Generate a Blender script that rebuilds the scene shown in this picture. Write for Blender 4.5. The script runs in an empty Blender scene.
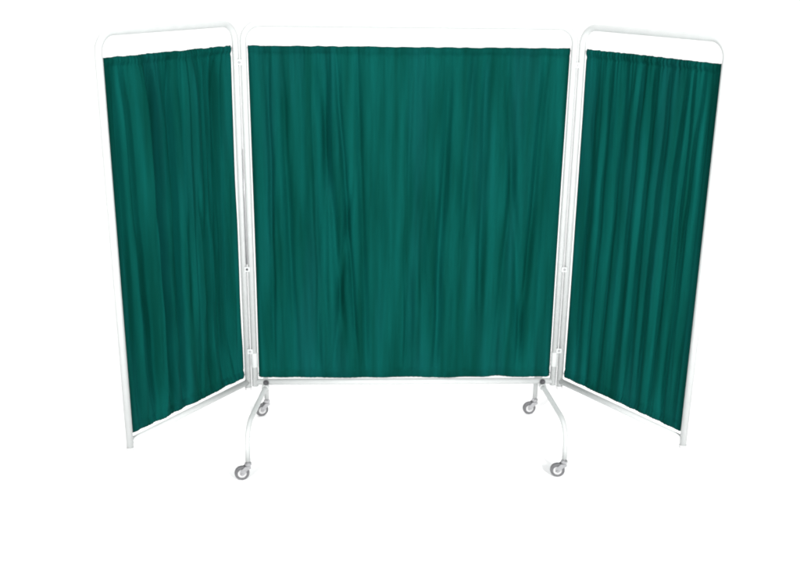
import bpy, bmesh, math, random
from mathutils import Vector, Matrix
from math import sin, cos, pi, radians, exp

S = bpy.context.scene
COL = S.collection

# ---------------------------------------------------------------- camera
PITCH, YAW, ROLL = 0.3194, -0.0413, -0.0132
cam = bpy.data.cameras.new('camera')
cam.sensor_width = 36.0
cam.lens = 994.9 / 800 * 36.0
cam.clip_start = 0.05
cam.clip_end = 200
co = bpy.data.objects.new('camera', cam)
COL.objects.link(co)
co.location = (-0.1768, -3.6793, 1.9074)
base = Matrix.Rotation(YAW, 4, 'Z') @ Matrix.Rotation(pi / 2 - PITCH, 4, 'X') @ Matrix.Rotation(-ROLL, 4, 'Z')
co.rotation_euler = base.to_euler()
S.camera = co

# ---------------------------------------------------------------- world, key lamp and added lights
w = bpy.data.worlds.new('World')
S.world = w
w.use_nodes = True
bg = w.node_tree.nodes['Background']
bg.inputs['Color'].default_value = (1, 1, 1, 1)
bg.inputs['Strength'].default_value = 0.42

def area(name, loc, target, size, power, color=(1, 1, 1)):
    l = bpy.data.lights.new(name, 'AREA')
    l.shape = 'RECTANGLE'
    l.size, l.size_y = size
    l.energy = power
    l.color = color
    o = bpy.data.objects.new(name, l)
    COL.objects.link(o)
    o.location = loc
    o.rotation_euler = (Vector(target) - Vector(loc)).to_track_quat('-Z', 'Y').to_euler()
    return o

area('key_softbox', (1.9, -4.2, 2.4), (0, 0, 0.9), (.6, .7), 295)
area('added_fill_light', (-2.1, -4.1, 2.3), (0, 0, 0.9), (.6, .7), 190)  # unseen lamp added on the left to even the wings and model the folds
area("added_floor_light", (0, 1.5, 5.0), (0, 1.1, 0), (9, 6.5), 355)  # unseen lamp added above to wash floor shadows out to white

vs = S.view_settings
vs.view_transform = 'Standard'
vs.look = 'None'
vs.gamma = 1
vs.exposure = -0.24

# ---------------------------------------------------------------- materials
def new_mat(name):
    m = bpy.data.materials.new(name)
    m.use_nodes = True
    nt = m.node_tree
    return m, nt, nt.nodes['Principled BSDF']

def simple(name, col, rough=0.5, metal=0.0, noise=0.04, scale=30, bump=0.0, spec=0.5):
    m, nt, b = new_mat(name)
    tc = nt.nodes.new('ShaderNodeTexCoord')
    n = nt.nodes.new('ShaderNodeTexNoise')
    n.inputs['Scale'].default_value = scale
    n.inputs['Detail'].default_value = 4
    nt.links.new(tc.outputs['Object'], n.inputs['Vector'])
    r = nt.nodes.new('ShaderNodeValToRGB')
    r.color_ramp.elements[0].position = .3
    r.color_ramp.elements[1].position = .7
    r.color_ramp.elements[0].color = (*[c * (1 - noise) for c in col], 1)
    r.color_ramp.elements[1].color = (*[min(1, c * (1 + noise)) for c in col], 1)
    nt.links.new(n.outputs['Fac'], r.inputs['Fac'])
    nt.links.new(r.outputs['Color'], b.inputs['Base Color'])
    b.inputs['Roughness'].default_value = rough
    b.inputs['Metallic'].default_value = metal
    b.inputs['Specular IOR Level'].default_value = spec
    if bump:
        bp = nt.nodes.new('ShaderNodeBump')
        bp.inputs['Strength'].default_value = bump
        bp.inputs['Distance'].default_value = .001
        nt.links.new(n.outputs['Fac'], bp.inputs['Height'])
        nt.links.new(bp.outputs['Normal'], b.inputs['Normal'])
    return m

M_SWEEP = simple('white_paper_sweep', (.93, .93, .93), .9, noise=.01, scale=2, spec=.1)
M_ENAMEL = simple('white_enamelled_tube', (.455, .47, .465), .38, noise=.03, scale=25)
M_STEEL = simple('zinc_steel', (.38, .38, .39), .35, .7, noise=.12, scale=80)
M_DARK = simple('dark_steel', (.06, .06, .065), .45, .3, noise=.2, scale=90)
M_TYRE = simple('grey_rubber', (.11, .11, .115), .6, noise=.15, scale=120)
M_HUB = simple("pale_grey_plastic", (.48, .48, .48), .4, noise=.05, scale=60)
M_HINGE = simple('pale_hinge_plate', (.5, .55, .54), .4, .2, noise=.05, scale=60)

def cloth_mat():
    m, nt, b = new_mat('teal_green_cotton')
    N, L = nt.nodes, nt.links
    tc = N.new('ShaderNodeTexCoord')
    mp = N.new('ShaderNodeMapping')
    mp.inputs['Scale'].default_value = (26, 26, 1.6)
    L.new(tc.outputs['Object'], mp.inputs['Vector'])
    n = N.new('ShaderNodeTexNoise')
    n.inputs['Scale'].default_value = 1.0
    n.inputs['Detail'].default_value = 5
    L.new(mp.outputs['Vector'], n.inputs['Vector'])
    r = N.new('ShaderNodeValToRGB')
    r.color_ramp.elements[0].position = .35
    r.color_ramp.elements[1].position = .68
    r.color_ramp.elements[0].color = (.0006, .040, .031, 1)
    r.color_ramp.elements[1].color = (.0016, .068, .058, 1)
    L.new(n.outputs['Fac'], r.inputs['Fac'])
    # uneven dye: some lengths of the cloth lean bluer
    mp2 = N.new('ShaderNodeMapping'); mp2.inputs['Scale'].default_value = (9, 9, 1.4)
    mp2.inputs['Location'].default_value = (3.1, 1.7, .4)
    L.new(tc.outputs['Object'], mp2.inputs['Vector'])
    n2 = N.new('ShaderNodeTexNoise'); n2.inputs['Scale'].default_value = 1.0; n2.inputs['Detail'].default_value = 3
    L.new(mp2.outputs['Vector'], n2.inputs['Vector'])
    mr = N.new('ShaderNodeMapRange')
    mr.inputs['From Min'].default_value = .48; mr.inputs['From Max'].default_value = .7
    mr.inputs['To Max'].default_value = .22
    L.new(n2.outputs['Fac'], mr.inputs['Value'])
    mc = N.new('ShaderNodeMix'); mc.data_type = 'RGBA'
    cins = [i for i in mc.inputs if i.type == 'RGBA']
    cins[1].default_value = (.0045, .060, .070, 1)
    L.new(mr.outputs['Result'], mc.inputs[0])
    L.new(r.outputs['Color'], cins[0])
    rout = [o for o in mc.outputs if o.type == 'RGBA'][0]
    L.new(rout, b.inputs['Base Color'])
    b.inputs['Roughness'].default_value = .75
    b.inputs['Specular IOR Level'].default_value = .02
    b.inputs['Sheen Weight'].default_value = .0
    b.inputs['Sheen Tint'].default_value = (.4, .9, .85, 1)
    # weave: fine crossing threads as bump
    mx = N.new('ShaderNodeMapping'); mx.inputs['Scale'].default_value = (900, 900, 60)
    my = N.new('ShaderNodeMapping'); my.inputs['Scale'].default_value = (60, 60, 900)
    a1 = N.new('ShaderNodeTexNoise'); a2 = N.new('ShaderNodeTexNoise')
    for mm, a in ((mx, a1), (my, a2)):
        L.new(tc.outputs['Object'], mm.inputs['Vector'])
        a.inputs['Scale'].default_value = 1
        L.new(mm.outputs['Vector'], a.inputs['Vector'])
    ad = N.new('ShaderNodeMath'); ad.operation = 'ADD'
    L.new(a1.outputs['Fac'], ad.inputs[0]); L.new(a2.outputs['Fac'], ad.inputs[1])
    bp = N.new('ShaderNodeBump')
    bp.inputs['Strength'].default_value = .5
    bp.inputs['Distance'].default_value = .0006
    L.new(ad.outputs[0], bp.inputs['Height'])
    L.new(bp.outputs['Normal'], b.inputs['Normal'])
    tr = N.new('ShaderNodeBsdfTranslucent')
    L.new(rout, tr.inputs['Color'])
    mix = N.new('ShaderNodeMixShader')
    mix.inputs[0].default_value = .28
    L.new(b.outputs[0], mix.inputs[1]); L.new(tr.outputs[0], mix.inputs[2])
    L.new(mix.outputs[0], N['Material Output'].inputs['Surface'])
    return m
M_CLOTH = cloth_mat()

# ---------------------------------------------------------------- helpers
def link(name, me, mat, parent=None, smooth=True):
    me.materials.append(mat)
    if smooth:
        me.polygons.foreach_set('use_smooth', [True] * len(me.polygons))
    o = bpy.data.objects.new(name, me)
    COL.objects.link(o)
    if parent: o.parent = parent
    return o

def pydata(name, V, F):
    me = bpy.data.meshes.new(name)
    me.from_pydata([tuple(v) for v in V], [], F)
    me.update()
    return me

def fillet(P, r, n=8):
    """round the inner corners of a polyline; r is one radius or one per inner corner"""
    P = [Vector(p) for p in P]
    out = [P[0]]
    for i in range(1, len(P) - 1):
        ri = r[i - 1] if isinstance(r, (list, tuple)) else r
        a = (P[i - 1] - P[i]).normalized(); b = (P[i + 1] - P[i]).normalized()
        ang = a.angle(b)
        d = ri / math.tan(ang / 2)
        bis = (a + b).normalized()
        c = P[i] + bis * (ri / sin(ang / 2))
        s = P[i] + a * d - c; e = P[i] + b * d - c
        tot = s.angle(e); ax = s.cross(e).normalized()
        for k in range(n + 1):
            out.append(c + Matrix.Rotation(tot * k / n, 3, ax) @ s)
    out.append(P[-1])
    return out

def sweep(V, F, P, r, n=20, caps=True):
    """add a tube along P"""
    P = [Vector(p) for p in P]
    base_i = len(V)
    T = []
    for i in range(len(P)):
        a = P[max(0, i - 1)]; b = P[min(len(P) - 1, i + 1)]
        T.append((b - a).normalized())
    up = Vector((0, 1, 0)) if abs(T[0].y) < .9 else Vector((1, 0, 0))
    N = (up - T[0] * up.dot(T[0])).normalized()
    for i, p in enumerate(P):
        N = (N - T[i] * N.dot(T[i])).normalized()
        B = T[i].cross(N)
        ri = r[i] if isinstance(r, (list, tuple)) else r
        for k in range(n):
            t = 2 * pi * k / n
            V.append(p + N * (ri * cos(t)) + B * (ri * sin(t)))
    for i in range(len(P) - 1):
        for k in range(n):
            a = base_i + i * n + k; b = base_i + i * n + (k + 1) % n
            F.append((a, b, b + n, a + n))
    if caps:
        F.append(tuple(base_i + k for k in reversed(range(n))))
        F.append(tuple(base_i + (len(P) - 1) * n + k for k in range(n)))

def tube(name, paths, r, mat, parent, n=20):
    V, F = [], []
    for P in paths: sweep(V, F, P, r, n)
    me = pydata(name, V, F)
    o = link(name, me, mat, parent)
    for p in me.polygons:
        if len(p.vertices) > 4: p.use_smooth = False
    return o

def lathe(name, prof, c, axis, mat, parent, n=32):
    """profile [(radius, distance along axis)] revolved about axis through c"""
    V, F = [], []
    ax = Vector(axis).normalized()
    u = ax.orthogonal().normalized(); v = ax.cross(u)
    c = Vector(c)
    for (r, d) in prof:
        for k in range(n):
            t = 2 * pi * k / n
            V.append(c + ax * d + u * (r * cos(t)) + v * (r * sin(t)))
    for i in range(len(prof) - 1):
        for k in range(n):
            a = i * n + k; b = i * n + (k + 1) % n
            F.append((a, b, b + n, a + n))
    F.append(tuple(reversed(range(n))))
    F.append(tuple((len(prof) - 1) * n + k for k in range(n)))
    me = pydata(name, V, F)
    o = link(name, me, mat, parent)
    bm = bmesh.new(); bm.from_mesh(me)
    bmesh.ops.recalc_face_normals(bm, faces=bm.faces)
    for e in bm.edges:
        if len(e.link_faces) == 2 and e.calc_face_angle() > radians(40): e.smooth = False
    bm.to_mesh(me); bm.free()
    return o

def box_bm(name, boxes, mat, parent, bevel=.001):
    bm = bmesh.new()
    for c, s in boxes:
        g = bmesh.ops.create_cube(bm, size=1)
        for v in g['verts']:
            v.co = Vector(c) + Vector((v.co.x * s[0], v.co.y * s[1], v.co.z * s[2]))
    bmesh.ops.bevel(bm, geom=bm.edges[:], offset=bevel, segments=2, affect='EDGES')
    me = bpy.data.meshes.new(name); bm.to_mesh(me); bm.free()
    return link(name, me, mat, parent, smooth=False)

# ---------------------------------------------------------------- the setting: one white paper sweep
prof = [(-9.0, 0.0), (3.0, 0.0)]
R0 = 2.2
for k in range(1, 17):
    t = pi / 2 * k / 16
    prof.append((3.0 + R0 * sin(t), R0 - R0 * cos(t)))
prof.append((3.0 + R0, 7.0))
V, F = [], []
for (y, z) in prof:
    V.append((-10, y, z)); V.append((10, y, z))
for i in range(len(prof) - 1):
    F.append((2 * i, 2 * i + 1, 2 * i + 3, 2 * i + 2))
sw = link('floor', pydata('floor', V, F), M_SWEEP)
sw['kind'] = 'structure'

# ---------------------------------------------------------------- the folding screen
screen = bpy.data.objects.new('folding_screen', None)
COL.objects.link(screen)
screen.location = (0, 0, 0)
screen['label'] = 'three-panel ward screen with teal green gathered curtains, white tube frame and four castors'
screen['category'] = 'folding screen'

HW = 0.6          # half width of the middle panel (tube centres)
G = 0.028         # distance from middle post to wing post
TR = 0.0125       # tube radius
H = 1.671
ZB = 0.279
WW = 0.623
AL, AR = 0.958, 0.980

def place(o, loc=(0, 0, 0), rz=0):
    o.location = loc
    o.rotation_euler = (0, 0, rz)
    return o

# ---- cloth -------------------------------------------------------
def smooth_noise(seed, n, lo=-1, hi=1):
    rnd = random.Random(seed)
    P = [rnd.uniform(lo, hi) for _ in range(n + 4)]
    def f(t):
        t = max(0, min(.9999, t)) * n
        i = int(t); q = t - i
        q = q * q * (3 - 2 * q)
        return P[i] * (1 - q) + P[i + 1] * q
    return f

def make_curtain(x0, x1, z0, z1, front, seed, creases, nper, amp, loc, rz, parent, sag=.002, K=1.7, hem=.0014):
    """cloth from x0..x1, z0..z1; front = +1/-1 the local y direction seen by the camera.
    creases: (u at top, u at bottom, depth, width, v from, v to)"""
    wd, ht = x1 - x0, z1 - z0
    nu, nv = int(wd / .0030), int(ht / .006)
    rnd = random.Random(seed)
    # broad folds: three wandering sine families
    waves = []
    for k in range(5):
        fr = wd / nper * rnd.uniform(.7, 1.5)
        waves.append((fr, rnd.uniform(0, 6.3), amp * rnd.uniform(.35, .8),
                      smooth_noise(seed * 7 + k, 5, -1.3, 1.3), smooth_noise(seed * 11 + k, 4, .15, 1.0),
                      smooth_noise(seed * 5 + k, 5, .1, 1.0)))
    fine = [(wd / rnd.uniform(.011, .022), rnd.uniform(0, 6.3), smooth_noise(seed * 13 + k, 6, -1.4, 1.4),
             smooth_noise(seed * 17 + k, 24, 0, 1)) for k in range(4)]
    top_edge = smooth_noise(seed * 19, 46, -.0015, .0015)
    bot_edge = smooth_noise(seed * 23, 17, -1, 1)
    bot_small = smooth_noise(seed * 29, 60, -1, 1)
    random_cr = []
    for k in range(int(wd / .045)):
        u = rnd.uniform(.02, .98)
        a = rnd.choice([0, 0, rnd.uniform(.2, .6)]); b = rnd.choice([1, 1, rnd.uniform(.4, .9)])
        random_cr.append((u + rnd.uniform(-.02, .02), u + rnd.uniform(-.025, .025), rnd.uniform(-.0035, .006),
                          rnd.uniform(.006, .016), a, b))
    cr = list(creases) + random_cr
    crn = [smooth_noise(seed * 31 + i, 6, -.0032, .0032) for i in range(len(cr))]

    def disp(u, v):      # v: 0 at the top, 1 at the bottom
        pin = (1 - exp(-v / .05)) * (1 - .97 * exp(-(1 - v) / .06))
        d = 0
        for (fr, ph, a, wander, env, envu) in waves:
            q = sin(2 * pi * fr * u + ph + wander(v) * 1.4)
            q = q - .25 * q * q * q
            d += a * q * env(v) * envu(u)
        d *= (.09 + .91 * pin) * .88 * K
        g = 0
        for (fr, ph, wander, env) in fine:
            g += sin(2 * pi * fr * u + ph + wander(v)) * env(u)
        d += .0016 * g * (exp(-v / .07) + .45 * exp(-(1 - v) / .06) + .05)
        for i, (ua, ub, dep, wid, va, vb) in enumerate(cr):
            uc = ua + (ub - ua) * v + crn[i](v) / wd
            q = (u - uc) * wd / wid
            if abs(q) > 4: continue
            e = 1.0
            if v < va: e = exp(-((va - v) / .16) ** 2)
            if v > vb: e = exp(-((v - vb) / .16) ** 2)
            d -= K * dep * e * exp(-q * q) * (.10 + .90 * pin)
        d *= .25 + .75 * (1 - exp(-(min(u, 1 - u) * wd / .022) ** 2))     # the side hems hang taut
        # pockets at top and bottom bulge a little over the hidden wire
        d += .0035 * exp(-((v - .006) / .006) ** 2) + .003 * exp(-((v - .991) / .007) ** 2)
        d -= .0028 * exp(-((v - .020) / .0035) ** 2) + .0028 * exp(-((v - .978) / .0035) ** 2)   # stitched seams
        return d

    V, F = [], []
    def P(u, v, off=0.0):
        x = x0 + u * wd
        # side edges pull in a hair between the corners
        pull = sag * sin(pi * v)
        x += pull * (1 - 2 * u) * (abs(1 - 2 * u) ** 3)
        z = z1 - v * ht
        z += top_edge(u) * exp(-v / .03)
        z += (-hem * bot_edge(u) - .0006 * bot_small(u)) * exp(-(1 - v) / .04)
        d = disp(u, v)
        edge = min(u, 1 - u) * wd
        d -= .010 * exp(-(edge / .006) ** 1.4)       # hem edge turns back
        return Vector((x, front * (d + off), z))
    rows = []
    # front sheet with the hem returning behind at top and bottom (rod pockets)
    vs_ = [(j / nv, 0) for j in range(nv + 1)]
    for (v, _) in vs_:
        rows.append([P(i / nu, v) for i in range(nu + 1)])
    def roll(vedge, sgn):
        out = []
        src = rows[0] if sgn > 0 else rows[-1]
        for k in range(1, 7):
            t = pi * k / 6
            r = .0055
            out.append([Vector((p.x, p.y - front * r * (1 - cos(t)), p.z + sgn * r * sin(t))) for p in src])
        for k in range(1, 5):
            out.append([Vector((p.x, p.y, p.z - sgn * .0055 * k)) for p in out[5]])
        return out
    top = roll(0, 1); bot = roll(1, -1)
    allrows = list(reversed(top)) + rows + bot
    n1 = nu + 1
    for r_ in allrows: V.extend(r_)
    for j in range(len(allrows) - 1):
        for i in range(nu):
            a = j * n1 + i
            F.append((a, a + 1, a + n1 + 1, a + n1))
    # folded side hems: second layer behind the edge
    for side in (0, 1):
        b0 = len(V); m = 6
        for j in range(0, nv + 1):
            for k in range(m):
                i = k if side == 0 else nu - k
                p = rows[j][i]
                o = -.0003 if k == 0 else -.0022
                V.append(Vector((p.x, p.y + front * o, p.z)))
        for j in range(nv):
            for k in range(m - 1):
                a = b0 + j * m + k
                F.append((a, a + 1, a + m + 1, a + m))
    me = pydata('curtain', V, F)
    o = link('curtain', me, M_CLOTH, parent)
    return place(o, loc, rz)

def make_frame(w0, w1, zend, loc, rz, front=-1):
    WY = -front * .0085
    r = .062
    P = fillet([(w0, 0, zend), (w0, 0, H), (w1, 0, H), (w1, 0, zend)], r, 10)
    fr = tube('frame', [P], TR, M_ENAMEL, screen, 24)
    place(fr, loc, rz)
    tube('bottom_rail', [[(w0 + .006, 0, ZB), (w1 - .006, 0, ZB)]], .0118, M_ENAMEL, fr, 24)
    # wires that carry the cloth, and the little eye screws that hold them
    for z in (1.585, .312):
        tube('curtain_wire', [[(w0 + .008, WY, z), (w1 - .008, WY, z)]], .0010, M_STEEL, fr, 8)
    return fr

def end_cap(x, z, fr):
    lathe('end_cap', [(.0135, 0), (.0138, .003), (.0135, .012), (.009, .016)], (x, 0, z), (0, 0, -1), M_HUB, fr, 20)

# middle panel
fr_c = make_frame(-HW, HW, .262, (0, 0, 0), 0)
make_curtain(-HW + .0145, HW - .0135, .302, 1.588, -1, 4,
    [(.215, .30, .013, .017, 0, .75), (.27, .34, .010, .010, .05, .8), (.335, .37, .009, .012, 0, .9),
     (.63, .60, .011, .014, .15, 1), (.74, .75, .012, .016, .1, .7), (.80, .90, .009, .016, .2, .8),
     (.93, .885, .011, .014, .1, 1), (.10, .13, .008, .014, .2, 1), (.17, .22, -.007, .02, .45, .95),
     (.55, .50, .006, .02, .4, 1), (.45, .44, -.006, .03, 0, 1), (.70, .66, .008, .012, 0, .5),
     (.86, .80, .008, .014, .5, 1), (.36, .25, .007, .012, .55, 1)],
    .085, .0060, (0, 0, 0), 0, screen, K=1.9, hem=.0045)

# wings: local +x runs outwards from the hinge
fr_l = make_frame(0, WW, .256, (-HW - G, 0, 0), pi + AL, 1)
make_curtain(.0135, WW - .0145, .306, 1.588, 1, 9,
    [(.52, .55, .014, .018, 0, 1), (.14, .15, .017, .030, .05, 1), (.07, .08, .010, .016, .1, 1), (.24, .20, .009, .014, .1, .8),
     (.86, .80, .010, .016, .1, 1), (.68, .66, .009, .012, 0, .9), (.36, .40, -.010, .03, .1, .7),
     (.76, .74, -.008, .025, 0, 1), (.42, .30, .008, .014, .45, .95), (.93, .92, .007, .014, .1, 1)],
    .10, .0065, (-HW - G, 0, 0), pi + AL, screen, K=2.5)

fr_r = make_frame(0, WW, .256, (HW + G, 0, 0), -AR)
make_curtain(.0135, WW - .0145, .306, 1.588, -1, 15,
    [(.10, .10, .010, .016, 0, 1), (.22, .20, .009, .012, .05, 1), (.34, .30, .010, .014, 0, 1),
     (.46, .41, .010, .012, .05, 1), (.56, .52, .012, .012, 0, 1), (.67, .62, .010, .012, 0, 1),
     (.77, .72, .012, .014, 0, 1), (.88, .83, .012, .012, 0, 1), (.95, .93, .008, .012, .1, 1)],
    .075, .0065, (HW + G, 0, 0), -AR, screen, K=1.5)
for fr in (fr_l, fr_r):
    end_cap(WW, .258, fr)
    end_cap(0, .258, fr)

# ---- hinges between the posts -----------------------------------
for s in (-1, 1):
    xm = s * (HW + G / 2)
    for z in (1.535, .755, .415):
        hs = box_bm('hinge', [((xm, -.0135, z), (.022, .003, .020))], M_ENAMEL, screen, .0008)
        lathe('screw', [(.0045, 0), (.0045, .002), (.003, .0035)], (xm, -.015, z), (0, -1, 0),
              M_DARK if (s < 0 and z == .755) else M_STEEL, hs, 14)
# added thin rod that draws the shade line between the left posts
tube('gap_shade_line', [[(-HW - G / 2, -.012, 1.22), (-HW - G / 2, -.0125, 1.0), (-HW - G / 2, -.012, .775)]],
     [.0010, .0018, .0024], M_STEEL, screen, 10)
# plastic collars low on the middle posts
for s in (-1, 1):
    lathe('post_collar', [(.0128, 0), (.0138, .002), (.0138, .058), (.0128, .060)],
          (s * HW, 0, .345), (0, 0, 1), M_ENAMEL, screen, 24)

# ---- legs and castors -------------------------------------------
def leg(sx, sy):
    """half of the arched foot: from under the rail down to the castor stem"""
    xo = .606 if sy < 0 else .585
    P = fillet([(sx * .560, 0, .256), (sx * .562, sy * .03, .256), (sx * xo, sy * .275, .215), (sx * xo, sy * .280, .076)],
               [.02, .085], 10)
    l = tube('leg', [P], .0100, M_ENAMEL, screen, 18)
    return l, (sx * xo, sy * .280)

def castor(x, y, ang):
    """swivel castor; ang is the direction the wheel trails"""
    dx, dy = cos(ang), sin(ang)
    ax = (-dy, dx, 0)
    wx, wy, wz = x + dx * .024, y + dy * .024, .0285
    V, F = [], []
    # stem, swivel cup and the two fork cheeks in one mesh
    sweep(V, F, [(x, y, .090), (x, y, .066)], .0052, 14)
    sweep(V, F, [(x, y, .072), (x, y, .068), (x, y, .060), (x, y, .057)], [.008, .0135, .0135, .011], 20)
    for s in (-1, 1):
        ox, oy = ax[0] * .0125 * s, ax[1] * .0125 * s
        out = [(-.010, .058), (.012, .058), (.031, .040), (.032, .026), (.024, .021), (.016, .025), (.004, .042), (-.010, .050)]
        b0 = len(V)
        for th in (-.0011, .0011):
            for (a, z) in out:
                V.append(Vector((x + dx * a + ox + ax[0] * th, y + dy * a + oy + ax[1] * th, z)))
        m = len(out)
        F.append(tuple(b0 + k for k in range(m))); F.append(tuple(b0 + m + k for k in reversed(range(m))))
        for k in range(m):
            k2 = (k + 1) % m
            F.append((b0 + k, b0 + m + k, b0 + m + k2, b0 + k2))
    me = pydata('castor', V, F)
    bm = bmesh.new(); bm.from_mesh(me); bmesh.ops.recalc_face_normals(bm, faces=bm.faces); bm.to_mesh(me); bm.free()
    c = link('castor', me, M_STEEL, screen, smooth=False)
    axv = Vector(ax)
    ctr = Vector((wx, wy, wz))
    lathe('wheel', [(.017, -.0085), (.0245, -.0095), (.0275, -.007), (.0285, 0), (.0275, .007), (.0245, .0095), (.017, .0085)],
          ctr, ax, M_TYRE, c, 36)
    lathe('hub', [(.0165, -.0098), (.0165, .0098)], ctr, ax, M_HUB, c, 28)
    lathe('axle', [(.004, -.0165), (.0055, -.0140), (.0055, .0140), (.004, .0165)], ctr, ax, M_STEEL, c, 12)
    return c

for sx in (-1, 1):
    for sy in (-1, 1):
        l, (x, y) = leg(sx, sy)
        castor(x, y, pi + (.18 if sx < 0 else -.1) + (.25 if sy > 0 else 0))
    # clamp bolt through the rail
    lathe('bolt', [(.0112, 0), (.0112, .004), (.0070, .0045), (.0062, .011), (.0035, .012)],
          (sx * .556, -.0113, .281), (0, -1, 0), M_DARK, screen, 18)
    lathe('saddle_clamp', [(.0135, -.014), (.0142, -.012), (.0142, .012), (.0135, .014)],
          (sx * .560, 0, .256), (0, 1, 0), M_ENAMEL, screen, 20)

# ---------------------------------------------------------------- render
S.render.engine = 'CYCLES'
S.cycles.filter_width = 2.0
S.render.resolution_x, S.render.resolution_y = 1024, 728
